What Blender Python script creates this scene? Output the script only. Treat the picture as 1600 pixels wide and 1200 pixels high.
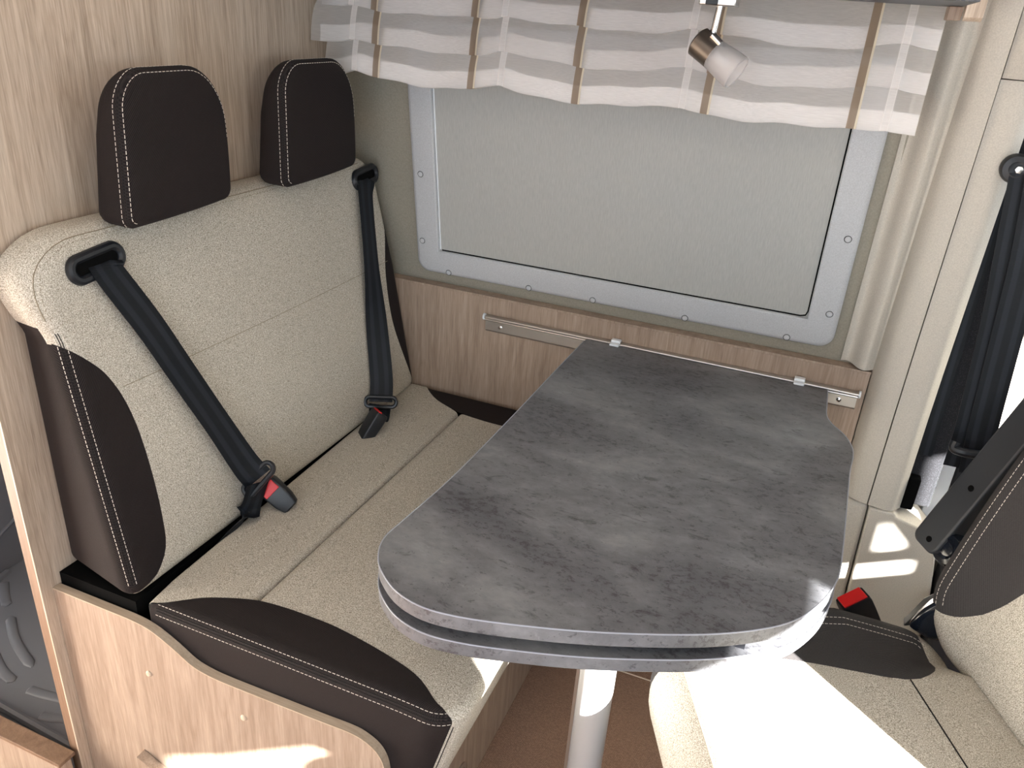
import bpy, bmesh, math, random
from mathutils import Vector, Matrix
PI = math.pi
random.seed(7)
SC = bpy.context.scene
COL = SC.collection
for o in list(bpy.data.objects):
    bpy.data.objects.remove(o)

# ------------------------------------------------------------------ camera
# X runs forward in the vehicle, Y towards the window wall, Z up; floor at z = 0
CR = Matrix(((0.9218287, -0.2176191, 0.3207393), (0.3822895, 0.3739988, -0.8449732), (0.0639262, 0.9015358, 0.4279563)))
CC = Vector((0, 0, 1.40))
F = 1245.24
cam = bpy.data.cameras.new('camera'); cob = bpy.data.objects.new('camera', cam); COL.objects.link(cob)
cob.matrix_world = Matrix.Translation(CC) @ CR.to_4x4()
cam.sensor_width = 36; cam.lens = F * 36 / 1600; cam.clip_start = .02
SC.camera = cob

def at(px, py, axis, v):
    """point of the photograph on the plane  axis = v"""
    d = CR @ Vector(((px - 800) / F, (600 - py) / F, -1))
    return CC + d * ((v - CC[axis]) / d[axis])

# ------------------------------------------------------------------ light
SC.view_settings.view_transform = 'Standard'; SC.view_settings.look = 'None'
SC.view_settings.gamma = 1; SC.view_settings.use_curve_mapping = False
SC.view_settings.exposure = 0.08
W = bpy.data.worlds.new('world'); SC.world = W; W.use_nodes = True
bg = W.node_tree.nodes['Background']; bg.inputs[0].default_value = (.80, .90, 1, 1); bg.inputs[1].default_value = 3.0
sd = bpy.data.lights.new('sun', 'SUN'); sd.energy = 100; sd.angle = math.radians(.6); sd.color = (1, .965, .92)
so = bpy.data.objects.new('sun', sd); COL.objects.link(so)
so.rotation_euler = Vector((.84, -.54, .420)).to_track_quat('Z', 'Y').to_euler()
def area(name, loc, look, sx, sy, e, col):
    l = bpy.data.lights.new(name, 'AREA'); l.shape = 'RECTANGLE'; l.size = sx; l.size_y = sy; l.energy = e; l.color = col
    o = bpy.data.objects.new(name, l); COL.objects.link(o); o.location = loc
    o.rotation_euler = (Vector(loc) - Vector(look)).to_track_quat('Z', 'Y').to_euler()
area('windshield_daylight', (1.75, .3, 1.32), (-.6, .9, .8), 1.9, .7, 23, (.88, .94, 1))
area('sliding_door_daylight', (.1, -1.15, .95), (-.3, 1, .8), 1.5, 1.3, 5, (.93, .96, 1))
area('overhead_fill', (-.5, .2, 1.90), (-.5, .5, .4), .5, .5, 1.6, (1, .98, .95))  # added soft fill below the closed ceiling, no vent there
area('bathroom_fill', (-1.40, 1.15, 1.90), (-1.40, 1.0, .0), .35, .5, 3.2, (1, .97, .93))  # added fill light over the shower tray, no opening above it

# ------------------------------------------------------------------ materials
def mat(name, col=(.5, .5, .5), rough=.6, metal=0, **k):
    m = bpy.data.materials.new(name); m.use_nodes = True
    b = m.node_tree.nodes['Principled BSDF']
    b.inputs['Base Color'].default_value = (*col, 1); b.inputs['Roughness'].default_value = rough; b.inputs['Metallic'].default_value = metal
    for kk, v in k.items():
        b.inputs[kk].default_value = v
    return m
def nd(m, typ, **k):
    n = m.node_tree.nodes.new(typ)
    for kk, v in k.items():
        if kk.startswith('i_'):
            n.inputs[kk[2:].replace('_', ' ')].default_value = v
        else:
            setattr(n, kk, v)
    return n
def lk(m, a, b): m.node_tree.links.new(a, b)
def ramp(m, stops):
    r = nd(m, 'ShaderNodeValToRGB'); e = r.color_ramp.elements
    while len(e) < len(stops): e.new(.5)
    for el, (p, c) in zip(e, stops):
        el.position = p; el.color = (*c, 1)
    return r
def coords(m, scale=(1, 1, 1), rot=(0, 0, 0)):
    tc = nd(m, 'ShaderNodeTexCoord'); mp = nd(m, 'ShaderNodeMapping'); mp.inputs['Scale'].default_value = scale; mp.inputs['Rotation'].default_value = rot
    lk(m, tc.outputs['Object'], mp.inputs[0]); return mp.outputs[0]
def mixc(m, fac, a, b, mode='MIX'):
    n = nd(m, 'ShaderNodeMix', data_type='RGBA', blend_type=mode)
    for s, v in ((0, fac), (6, a), (7, b)):
        if hasattr(v, 'links'): lk(m, v, n.inputs[s])
        else: n.inputs[s].default_value = v if s == 0 else (*v, 1)
    return n.outputs[2]
def bump(m, h, strength=.3, dist=.001):
    b = nd(m, 'ShaderNodeBump'); b.inputs['Strength'].default_value = strength; b.inputs['Distance'].default_value = dist
    lk(m, h, b.inputs['Height']); lk(m, b.outputs[0], m.node_tree.nodes['Principled BSDF'].inputs['Normal'])
def base(m, out): lk(m, out, m.node_tree.nodes['Principled BSDF'].inputs['Base Color'])

def wood(name, c0, c1, c2, along='z', rough=.5):
    m = mat(name, rough=rough)
    sc = {'z': (1, 1, .045), 'x': (.045, 1, 1), 'y': (1, .045, 1)}[along]
    v = coords(m, sc)
    n1 = nd(m, 'ShaderNodeTexNoise', i_Scale=420.0, i_Detail=4.0, i_Roughness=.6); lk(m, v, n1.inputs['Vector'])
    n2 = nd(m, 'ShaderNodeTexNoise', i_Scale=45.0, i_Detail=5.0, i_Distortion=1.2); lk(m, v, n2.inputs['Vector'])
    # cathedral figure: distorted bands
    sc3 = {'z': (1, 1, .16), 'x': (.16, 1, 1), 'y': (1, .16, 1)}[along]
    v3 = coords(m, sc3)
    w = nd(m, 'ShaderNodeTexNoise', i_Scale=9.0, i_Detail=1.0); lk(m, v3, w.inputs['Vector'])
    mul = nd(m, 'ShaderNodeMath', operation='MULTIPLY'); mul.inputs[1].default_value = 26; lk(m, w.outputs[0], mul.inputs[0])
    fr = nd(m, 'ShaderNodeMath', operation='PINGPONG'); fr.inputs[1].default_value = 1; lk(m, mul.outputs[0], fr.inputs[0])
    r1 = ramp(m, [(.30, c0), (.50, c1), (.72, c2)]); lk(m, n1.outputs[0], r1.inputs[0])
    r2 = ramp(m, [(.35, c0), (.5, c1), (.65, c2)]); lk(m, n2.outputs[0], r2.inputs[0])
    c = mixc(m, .42, r1.outputs[0], r2.outputs[0])
    r3 = ramp(m, [(0, (.86, .83, .80)), (.25, (1, 1, 1)), (1, (1, 1, 1))]); lk(m, fr.outputs[0], r3.inputs[0])
    c = mixc(m, .45, c, r3.outputs[0], 'MULTIPLY')
    base(m, c); bump(m, n1.outputs[0], .12, .0006)
    return m
M = {}
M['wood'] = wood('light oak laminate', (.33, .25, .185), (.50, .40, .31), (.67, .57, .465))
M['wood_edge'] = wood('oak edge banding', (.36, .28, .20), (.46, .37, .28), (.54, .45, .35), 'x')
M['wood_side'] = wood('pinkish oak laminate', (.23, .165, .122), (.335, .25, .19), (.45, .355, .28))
M['wood_dark'] = wood('oak panel end grain', (.13, .075, .045), (.19, .115, .07), (.24, .15, .10))

def cream_fabric():
    m = mat('cream melange fabric', rough=.9); v = coords(m)
    n = nd(m, 'ShaderNodeTexNoise', i_Scale=700.0, i_Detail=1.0, i_Roughness=.5); lk(m, v, n.inputs['Vector'])
    r = ramp(m, [(.30, (.24, .212, .168)), (.50, (.485, .448, .378)), (.70, (.72, .69, .62))]); lk(m, n.outputs[0], r.inputs[0])
    base(m, r.outputs[0]); bump(m, n.outputs[0], .2, .0006)
    m.node_tree.nodes['Principled BSDF'].inputs['Specular IOR Level'].default_value = .2
    return m
M['cream'] = cream_fabric()
def brown_fabric(nm='dark brown ribbed fabric', ca=(.008, .006, .006), cb=(.026, .019, .0185)):
    m = mat(nm, rough=.85); v = coords(m, (1, 1, 1), (.5, .3, .8))
    w = nd(m, 'ShaderNodeTexWave', i_Scale=190.0, i_Distortion=.6); lk(m, v, w.inputs['Vector'])
    n = nd(m, 'ShaderNodeTexNoise', i_Scale=500.0, i_Detail=2.0); lk(m, v, n.inputs['Vector'])
    r = ramp(m, [(.1, ca), (.9, cb)]); lk(m, w.outputs[1], r.inputs[0])
    c = mixc(m, .25, r.outputs[0], n.outputs[0], 'SOFT_LIGHT')
    base(m, c); bump(m, w.outputs[1], .5, .0006)
    m.node_tree.nodes['Principled BSDF'].inputs['Specular IOR Level'].default_value = .25
    return m
M['brown'] = brown_fabric()
def concrete():
    m = mat('grey concrete laminate', rough=.42); v = coords(m, (.8, 1.3, 1))
    n1 = nd(m, 'ShaderNodeTexNoise', i_Scale=5.0, i_Detail=8.0, i_Roughness=.62, i_Distortion=.3); lk(m, v, n1.inputs['Vector'])
    n2 = nd(m, 'ShaderNodeTexNoise', i_Scale=60.0, i_Detail=6.0, i_Roughness=.7); lk(m, v, n2.inputs['Vector'])
    n3 = nd(m, 'ShaderNodeTexNoise', i_Scale=26.0, i_Detail=9.0, i_Roughness=.75, i_Distortion=.8); lk(m, v, n3.inputs['Vector'])
    r1 = ramp(m, [(.34, (.098, .101, .112)), (.50, (.150, .155, .168)), (.68, (.245, .254, .270))]); lk(m, n1.outputs[0], r1.inputs[0])
    c = mixc(m, .45, r1.outputs[0], n2.outputs[0], 'SOFT_LIGHT')
    r3 = ramp(m, [(.35, (.34, .33, .34)), (.43, (1, 1, 1))]); lk(m, n3.outputs[0], r3.inputs[0])
    c = mixc(m, .75, c, r3.outputs[0], 'MULTIPLY')
    r4 = ramp(m, [(.60, (0, 0, 0)), (.70, (.10, .10, .10))]); lk(m, n3.outputs[0], r4.inputs[0])
    c = mixc(m, .6, c, r4.outputs[0], 'ADD')
    n4 = nd(m, 'ShaderNodeTexNoise', i_Scale=95.0, i_Detail=5.0, i_Roughness=.8); lk(m, v, n4.inputs['Vector'])
    mk = nd(m, 'ShaderNodeMath', operation='MULTIPLY_ADD'); mk.inputs[1].default_value = .45; lk(m, n1.outputs[0], mk.inputs[0]); lk(m, n4.outputs[0], mk.inputs[2])
    r5 = ramp(m, [(.600, (.42, .41, .42)), (.655, (1, 1, 1))]); lk(m, mk.outputs[0], r5.inputs[0])
    c = mixc(m, .8, c, r5.outputs[0], 'MULTIPLY')
    base(m, c); bump(m, n2.outputs[0], .12, .0006)
    return m
M['concrete'] = concrete()
def carpet():
    m = mat('brown woven carpet', rough=.95); v = coords(m)
    b = nd(m, 'ShaderNodeTexBrick'); b.inputs['Scale'].default_value = 130; b.inputs['Color1'].default_value = (.47, .31, .22, 1)
    b.inputs['Color2'].default_value = (.31, .20, .14, 1); b.inputs['Mortar'].default_value = (.15, .08, .055, 1); b.inputs['Mortar Size'].default_value = .06
    lk(m, v, b.inputs['Vector'])
    n = nd(m, 'ShaderNodeTexNoise', i_Scale=300.0); lk(m, v, n.inputs['Vector'])
    base(m, mixc(m, .35, b.outputs[0], n.outputs[0], 'SOFT_LIGHT')); bump(m, b.outputs[1], .4, .001)
    return m
M['carpet'] = carpet()
def webbing():
    m = mat('black belt webbing', rough=.55, **{'Specular IOR Level': .25})
    tc = nd(m, 'ShaderNodeTexCoord'); sx = nd(m, 'ShaderNodeSeparateXYZ'); lk(m, tc.outputs['UV'], sx.inputs[0])
    r = ramp(m, [(0, (.006, .0075, .0105)), (.16, (.006, .0075, .0105)), (.20, (.015, .019, .026)), (.34, (.015, .019, .026)), (.40, (.007, .0085, .0115)), (.60, (.007, .0085, .0115)), (.66, (.015, .019, .026)), (.80, (.015, .019, .026)), (.84, (.006, .0075, .0105))])
    lk(m, sx.outputs[0], r.inputs[0]); base(m, r.outputs[0])
    w = nd(m, 'ShaderNodeTexWave', bands_direction='Y', i_Scale=160.0); lk(m, tc.outputs['UV'], w.inputs['Vector'])
    bump(m, w.outputs[1], .25, .0004)
    return m
M['webbing'] = webbing()
def blindcloth():
    m = mat('grey green blackout blind', rough=.8); v = coords(m, (3, 1, .25))
    n = nd(m, 'ShaderNodeTexNoise', i_Scale=220.0, i_Detail=3.0); lk(m, v, n.inputs['Vector'])
    r = ramp(m, [(.3, (.37, .374, .358)), (.7, (.43, .434, .415))]); lk(m, n.outputs[0], r.inputs[0]); base(m, r.outputs[0]); bump(m, n.outputs[0], .2, .0006)
    return m
M['blind'] = blindcloth()
def lining(name, c, sc=300.):
    m = mat(name, rough=.8); v = coords(m)
    n = nd(m, 'ShaderNodeTexNoise', i_Scale=sc, i_Detail=3.0); lk(m, v, n.inputs['Vector'])
    r = ramp(m, [(.3, tuple(a * .88 for a in c)), (.7, tuple(a * 1.1 for a in c))]); lk(m, n.outputs[0], r.inputs[0]); base(m, r.outputs[0]); bump(m, n.outputs[0], .12, .0006)
    return m
M['lining'] = lining('taupe fabric wall lining', (.27, .25, .205))
M['pillar'] = lining('warm grey plastic pillar trim', (.52, .488, .432), 500.)
M['frame'] = lining('pale grey window frame plastic', (.49, .505, .525), 500.)
def felt():
    m = mat('charcoal felt', rough=.95); v = coords(m)
    n = nd(m, 'ShaderNodeTexVoronoi', i_Scale=420.0); lk(m, v, n.inputs['Vector'])
    r = ramp(m, [(0, (.07, .07, .085)), (.28, (.016, .017, .021)), (1, (.008, .0085, .011))]); lk(m, n.outputs[0], r.inputs[0]); base(m, r.outputs[0])
    return m
M['felt'] = felt()
M['stitch'] = mat('pale stitching thread', (.72, .66, .58), .7)
M['stitch_cream'] = mat('cream stitching thread', (.42, .35, .26), .7)
M['crease'] = mat('fabric crease', (.27, .225, .16), .9)
M['groove'] = mat('seam shadow thread', (.008, .006, .006), .9)
M['black'] = mat('black plastic', (.009, .011, .015), .38)
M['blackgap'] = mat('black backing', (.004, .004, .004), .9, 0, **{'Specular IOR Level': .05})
M['gloss'] = mat('glossy navy black plastic', (.008, .011, .018), .15)
M['charcoal'] = mat('charcoal plastic', (.028, .031, .036), .42)
M['red'] = mat('red plastic', (.62, .012, .015), .4)
M['steel'] = mat('brushed steel', (.62, .60, .57), .28, 1)
M['chrome'] = mat('chrome', (.85, .85, .85), .08, 1)
M['bronze'] = mat('dark bronze metal', (.17, .14, .115), .38, .85)
M['frost'] = mat('frosted glass', (.93, .90, .89), .45, 0, **{'Transmission Weight': .75, 'IOR': 1.25})
M['white'] = mat('white plastic', (.78, .82, .86), .35)
M['alu'] = mat('anodised aluminium', (.50, .47, .44), .33, .9)
M['leg'] = mat('silver painted steel', (.60, .60, .60), .35, .3)
M['edge'] = mat('pale blue grey edge glint', (.34, .36, .42), .3)  # colour of the painted highlight on the table edges
M['cap'] = mat('beige screw cap', (.62, .50, .38), .5)
M['tray'] = mat('slate grey plastic', (.15, .157, .175), .4)
M['ceil'] = mat('off white lining', (.62, .59, .54), .8)
M['shelf'] = mat('dark grey laminate', (.075, .08, .09), .5)
M['orange'] = mat('orange brown plastic', (.20, .06, .015), .4)
M['door'] = mat('ivory door trim', (.78, .72, .58), .6)
M['rubber'] = mat('black rubber seal', (.012, .013, .018), .6)
M['dash'] = mat('dashboard plastic', (.03, .03, .035), .6)

# ------------------------------------------------------------------ helpers
def link(name, me, m, parent=None):
    o = bpy.data.objects.new(name, me); COL.objects.link(o)
    if m is not None: me.materials.append(m)
    if parent is not None: o.parent = parent
    return o
def obj(name, bm, m, parent=None, smooth=True, bevel=0, ang=.6, seg=2):
    """turn a bmesh into one mesh object (parents are unrotated Empties: vertices are given in world space)"""
    bmesh.ops.recalc_face_normals(bm, faces=bm.faces)
    org = Vector((0, 0, 0))
    if parent is not None:
        q = parent
        while q is not None:
            org += q.location; q = q.parent
    else:
        xs = [v.co for v in bm.verts]
        org = Vector([(min(c[i] for c in xs) + max(c[i] for c in xs)) / 2 for i in range(2)] + [min(c[2] for c in xs)])
    for v in bm.verts: v.co -= org
    me = bpy.data.meshes.new(name); bm.to_mesh(me); bm.free()
    o = link(name, me, m, parent)
    if parent is None: o.location = org
    if smooth:
        for p in me.polygons: p.use_smooth = True
        if ang < 3: me.set_sharp_from_angle(angle=ang)
    if bevel:
        b = o.modifiers.new('bevel', 'BEVEL'); b.width = bevel; b.segments = seg; b.limit_method = 'ANGLE'; b.angle_limit = .6
        b.harden_normals = False
    return o
def thing(name, label, cat, loc, group=None):
    o = bpy.data.objects.new(name, None); COL.objects.link(o); o.location = loc; o.empty_display_size = .05
    o['label'] = label; o['category'] = cat
    if group: o['group'] = group
    return o
def tag(o, label, cat, group=None):
    o['label'] = label; o['category'] = cat
    if group: o['group'] = group
    return o
def struct(o, label=None, cat=None):
    o['kind'] = 'structure'
    if label: o['label'] = label
    if cat: o['category'] = cat
    return o
def add_box(bm, x0, x1, y0, y1, z0, z1):
    r = bmesh.ops.create_cube(bm, size=1)
    for v in r['verts']:
        v.co = Vector((x0 + (v.co.x + .5) * (x1 - x0), y0 + (v.co.y + .5) * (y1 - y0), z0 + (v.co.z + .5) * (z1 - z0)))
    return r['verts']
def box(x0, x1, y0, y1, z0, z1):
    bm = bmesh.new(); add_box(bm, x0, x1, y0, y1, z0, z1); return bm
def add_prism(bm, pts, vec):
    """polygon (3-D points) extruded by vec"""
    vs = [bm.verts.new(p) for p in pts]; f = bm.faces.new(vs)
    r = bmesh.ops.extrude_face_region(bm, geom=[f])
    bmesh.ops.translate(bm, verts=[g for g in r['geom'] if isinstance(g, bmesh.types.BMVert)], vec=vec)
def prism(pts, vec):
    bm = bmesh.new(); add_prism(bm, [Vector(p) for p in pts], Vector(vec)); return bm
def frame_of(t):
    t = t.normalized(); u = Vector((0, 0, 1)) if abs(t.z) < .9 else Vector((1, 0, 0))
    a = t.cross(u).normalized(); return a, t.cross(a).normalized()
def add_tube(bm, pts, r, n=10, closed=False, cap=True):
    pts = [Vector(p) for p in pts]; rings = []; N = len(pts); a = None
    for i, p in enumerate(pts):
        if closed: t = pts[(i + 1) % N] - pts[i - 1]
        else: t = pts[min(i + 1, N - 1)] - pts[max(i - 1, 0)]
        t.normalize()
        if a is None: a, b = frame_of(t)
        else:
            a = (a - t * a.dot(t)).normalized(); b = t.cross(a)
        rr = r[i] if isinstance(r, (list, tuple)) else r
        rings.append([bm.verts.new(p + (a * math.cos(2 * PI * k / n) + b * math.sin(2 * PI * k / n)) * rr) for k in range(n)])
    m = N if closed else N - 1
    for i in range(m):
        A, B = rings[i], rings[(i + 1) % N]
        for k in range(n): bm.faces.new((A[k], A[(k + 1) % n], B[(k + 1) % n], B[k]))
    if cap and not closed:
        bm.faces.new(rings[0]); bm.faces.new(rings[-1][::-1])
def tube(pts, r, n=10, closed=False):
    bm = bmesh.new(); add_tube(bm, pts, r, n, closed); return bm
def add_lathe(bm, c, axis, prof, n=24):
    """prof: (distance along axis, radius)"""
    c = Vector(c); axis = Vector(axis).normalized(); a, b = frame_of(axis); rings = []
    for d, r in prof:
        rings.append([bm.verts.new(c + axis * d + (a * math.cos(2 * PI * k / n) + b * math.sin(2 * PI * k / n)) * max(r, 1e-5)) for k in range(n)])
    for A, B in zip(rings, rings[1:]):
        for k in range(n): bm.faces.new((A[k], A[(k + 1) % n], B[(k + 1) % n], B[k]))
    bm.faces.new(rings[0]); bm.faces.new(rings[-1][::-1])
def lathe(c, axis, prof, n=24):
    bm = bmesh.new(); add_lathe(bm, c, axis, prof, n); return bm
def catmull(pts, n=6, closed=False):
    P = [Vector(p) for p in pts]; out = []; N = len(P)
    for i in range(N if closed else N - 1):
        g = (lambda k: P[k % N]) if closed else (lambda k: P[max(0, min(N - 1, k))])
        p0, p1, p2, p3 = g(i - 1), g(i), g(i + 1), g(i + 2)
        for j in range(n):
            t = j / n
            out.append(.5 * ((2 * p1) + (p2 - p0) * t + (2 * p0 - 5 * p1 + 4 * p2 - p3) * t * t + (3 * p1 - p0 - 3 * p2 + p3) * t ** 3))
    if not closed: out.append(P[-1])
    return out
def interp(tab, x):
    if x <= tab[0][0]: return tab[0][1]
    for (a, b), (c, d) in zip(tab, tab[1:]):
        if x <= c:
            t = (x - a) / (c - a); return b + (d - b) * t
    return tab[-1][1]
def smooth_tab(tab, n=8):
    return [(v.x, v.y) for v in catmull([(a, b, 0) for a, b in tab], n)]

def rrect(u0, u1, v0, v1, R, d, step=.012, nc=9):
    """rounded rectangle inset by d; R = corner radii (u0v0, u1v0, u1v1, u0v1); same point count for every d"""
    cu = [(u0, v0), (u1, v0), (u1, v1), (u0, v1)]; sg = [(1, 1), (-1, 1), (-1, -1), (1, -1)]; a0 = [PI, 1.5 * PI, 0, .5 * PI]
    half = min(u1 - u0, v1 - v0) / 2 - .0005
    d = min(d, half); pts = []; arcs = []
    for k in range(4):
        r0 = max(R[k], d + .0); c = (cu[k][0] + sg[k][0] * r0, cu[k][1] + sg[k][1] * r0); r = max(R[k] - d, 0)
        arcs.append([(c[0] + r * math.cos(a0[k] + .5 * PI * i / nc), c[1] + r * math.sin(a0[k] + .5 * PI * i / nc)) for i in range(nc + 1)])
    for k in range(4):
        pts += arcs[k]
        A, B = arcs[k][-1], arcs[(k + 1) % 4][0]
        L = ((u1 - u0) if k % 2 == 0 else (v1 - v0)); ns = max(2, int(L / step))
        pts += [(A[0] + (B[0] - A[0]) * i / ns, A[1] + (B[1] - A[1]) * i / ns) for i in range(1, ns)]
    return pts
class Cushion:
    """soft block: outline in (u,v), front depth f(u,v), back depth g(u,v), rounded edges rf / rb; place(u,v,w)->world"""
    def __init__(s, rect, R, f, g, rf, rb, place, insets=None, step=.012, exp=1.0):
        s.rect, s.R, s.f, s.g, s.rf, s.rb, s.place, s.step = rect, R, f, g, rf, rb, place, step
        half = min(rect[1] - rect[0], rect[3] - rect[2]) / 2
        s.ins = insets or [x for x in [rf + .006, rf + .014, rf + .026, rf + .04, rf + .055, rf + .075, rf + .1, rf + .14, rf + .2, rf + .3] if x < half] + [half]
    def ring(s, d): return rrect(*s.rect, s.R, d, s.step)
    def point(s, i, t):
        """point on the front side at outline index i, arc distance t from the foot of the front fillet"""
        q = s.rf * PI / 2
        if t < 0: d, off = 0, s.rf - t
        elif t < q: a = t / s.rf; d, off = s.rf * (1 - math.cos(a)), s.rf * (1 - math.sin(a))
        else: d, off = s.rf + t - q, 0
        r = s.ring(d); i %= len(r); u, v = r[i]
        return s.place(u, v, s.f(u, v) - off)
    def build(s):
        bm = bmesh.new(); rings = []
        def add(d, w): rings.append([bm.verts.new(s.place(u, v, w(u, v))) for u, v in s.ring(d)])
        for d in reversed(s.ins): add(d + s.rb - s.rf if d + s.rb - s.rf > s.rb else s.rb, s.g)
        for k in range(4, -1, -1):
            a = k / 5 * PI / 2; add(s.rb * (1 - math.cos(a)), lambda u, v, a=a: s.g(u, v) + s.rb * (1 - math.sin(a)))
        for t in (.25, .5, .75):
            add(0, lambda u, v, t=t: (s.g(u, v) + s.rb) * (1 - t) + (s.f(u, v) - s.rf) * t)
        for k in range(7):
            a = k / 6 * PI / 2; add(s.rf * (1 - math.cos(a)), lambda u, v, a=a: s.f(u, v) - s.rf * (1 - math.sin(a)))
        for d in s.ins: add(d, s.f)
        for A, B in zip(rings, rings[1:]):
            n = len(A)
            for k in range(n): bm.faces.new((A[k], A[(k + 1) % n], B[(k + 1) % n], B[k]))
        bm.faces.new(rings[0]); bm.faces.new(rings[-1][::-1])
        bmesh.ops.remove_doubles(bm, verts=bm.verts, dist=.00015)
        bmesh.ops.dissolve_degenerate(bm, dist=.0001, edges=bm.edges)
        bmesh.ops.recalc_face_normals(bm, faces=bm.faces)
        return bm
def split(bm, g):
    """cut a bmesh along g(co)=0 and return (part with g<0, part with g>=0)"""
    val = {v: g(v.co) for v in bm.verts}
    for v in val:
        if abs(val[v]) < 1e-6: val[v] = 1e-6
    new = set()
    for e in list(bm.edges):
        a, b = e.verts
        if val[a] * val[b] < 0:
            t = val[a] / (val[a] - val[b]); ne, nv = bmesh.utils.edge_split(e, a, t); val[nv] = 0; new.add(nv)
    for f in list(bm.faces):
        nv = [v for v in f.verts if v in new]
        if len(nv) == 2:
            try: bmesh.utils.face_split(f, nv[0], nv[1])
            except Exception: pass
        elif len(nv) > 2:
            try: bmesh.ops.connect_verts(bm, verts=nv)
            except Exception: pass
    other = bm.copy()
    def side(b, sign):
        kill = [f for f in b.faces if (1 if g(f.calc_center_median()) >= 0 else -1) != sign]
        bmesh.ops.delete(b, geom=kill, context='FACES')
        bmesh.ops.delete(b, geom=[v for v in b.verts if not v.link_faces], context='VERTS')
    side(bm, -1); side(other, 1)
    return bm, other
def resample(pts, step):
    pts = [Vector(p) for p in pts]; out = [pts[0]]; need = step
    for a, b in zip(pts, pts[1:]):
        L = (b - a).length; p = 0
        while L - p >= need:
            p += need; out.append(a.lerp(b, p / L)); need = step
        need -= L - p
    return out
def stitches(name, pts, parent, m=None, ln=.0046, gap=.0024, r=.0005):
    pts = resample(pts, .0012); bm = bmesh.new(); k1 = max(1, round(ln / .0012)); k2 = k1 + max(1, round(gap / .0012))
    i = 0
    while i + k1 < len(pts):
        a, b = pts[i], pts[i + k1]; mid = pts[i + k1 // 2]
        add_tube(bm, [a, mid, b] if (mid - a).length > 1e-5 and (b - mid).length > 1e-5 else [a, b], r, 5); i += k2
    return obj(name, bm, m or M['stitch'], parent)
def seam(name, pts, parent, m=None, r=.0009):
    return obj(name, tube(resample(pts, .006), r, 6), m or M['groove'], parent)
def ribbon(name, pts, widths, m, parent, w=.052, th=.0014):
    """belt webbing: path points, width directions; UV u across, v along"""
    pts = [Vector(p) for p in pts]; bm = bmesh.new(); uvl = bm.loops.layers.uv.new('UVMap'); N = len(pts); L = 0; rows = []
    for i, p in enumerate(pts):
        wd = Vector(widths[i] if isinstance(widths, list) else widths).normalized()
        t = (pts[min(i + 1, N - 1)] - pts[max(i - 1, 0)]).normalized(); wd = (wd - t * wd.dot(t)).normalized(); nn = t.cross(wd)
        if i: L += (p - pts[i - 1]).length
        ww = w[i] if isinstance(w, list) else w
        rows.append(([bm.verts.new(p + wd * ww * (j / 4 - .5) + nn * th / 2) for j in range(5)], [bm.verts.new(p + wd * ww * (j / 4 - .5) - nn * th / 2) for j in range(5)], L))
    def face(vs, uvs):
        f = bm.faces.new(vs)
        for lp, uv in zip(f.loops, uvs): lp[uvl].uv = uv
    for (a, b, l0), (c, d, l1) in zip(rows, rows[1:]):
        for j in range(4):
            u0, u1 = j / 4, (j + 1) / 4
            face((a[j], a[j + 1], c[j + 1], c[j]), ((u0, l0), (u1, l0), (u1, l1), (u0, l1)))
            face((b[j + 1], b[j], d[j], d[j + 1]), ((u1, l0), (u0, l0), (u0, l1), (u1, l1)))
        face((a[0], c[0], d[0], b[0]), ((0, l0), (0, l1), (0, l1), (0, l0)))
        face((a[4], b[4], d[4], c[4]), ((1, l0), (1, l0), (1, l1), (1, l1)))
    return obj(name, bm, m, parent)

# ------------------------------------------------------------------ room shell
struct(obj('floor', box(-2.0, 1.8, -1.2, 1.75, -.04, 0), M['carpet'], None, False))
struct(obj('ceiling', box(-2.0, 1.55, -1.2, 1.75, 1.97, 2.0), M['ceil'], None, False))
LEAN = .15
def wy(z): return 1.66 - LEAN * max(0, z - .79)       # inner face of the window wall
pts = [(-2.0, 1.66, 0), (-2.0, 1.66, .79), (-2.0, wy(1.97), 1.97), (-2.0, 1.75, 1.97), (-2.0, 1.75, 0)]
struct(obj('wall_back', prism(pts, (2.262, 0, 0)), M['lining'], None, False))
# partition behind the bench: front face x = -1.05, near end y = .677
struct(obj('wall_left', prism([(-1.05, .677, 0), (-1.05, 1.655, 0), (-1.05, 1.655, .79), (-1.05, wy(1.97) - .005, 1.97), (-1.05, .677, 1.97)], (-.003, 0, 0)), M['wood'], None, False))
pcore = obj('partition_core', prism([(-1.053, .6775, 0), (-1.053, 1.655, 0), (-1.053, 1.655, .79), (-1.053, wy(1.97) - .005, 1.97), (-1.053, .6775, 1.97)], (-.02, 0, 0)), M['wood_dark'], bpy.data.objects['wall_left'], False)
# near side: kitchen side wall with the sliding door opening (x -.75 .. .9, z .0 .. 1.85)
bm = bmesh.new(); add_box(bm, -2, -.78, -1.24, -1.2, 0, 1.97); add_box(bm, .95, 1.55, -1.24, -1.2, 0, 1.97); add_box(bm, -.78, .95, -1.24, -1.2, 1.88, 1.97)
struct(obj('wall_near', bm, M['ceil'], None, False))
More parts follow.
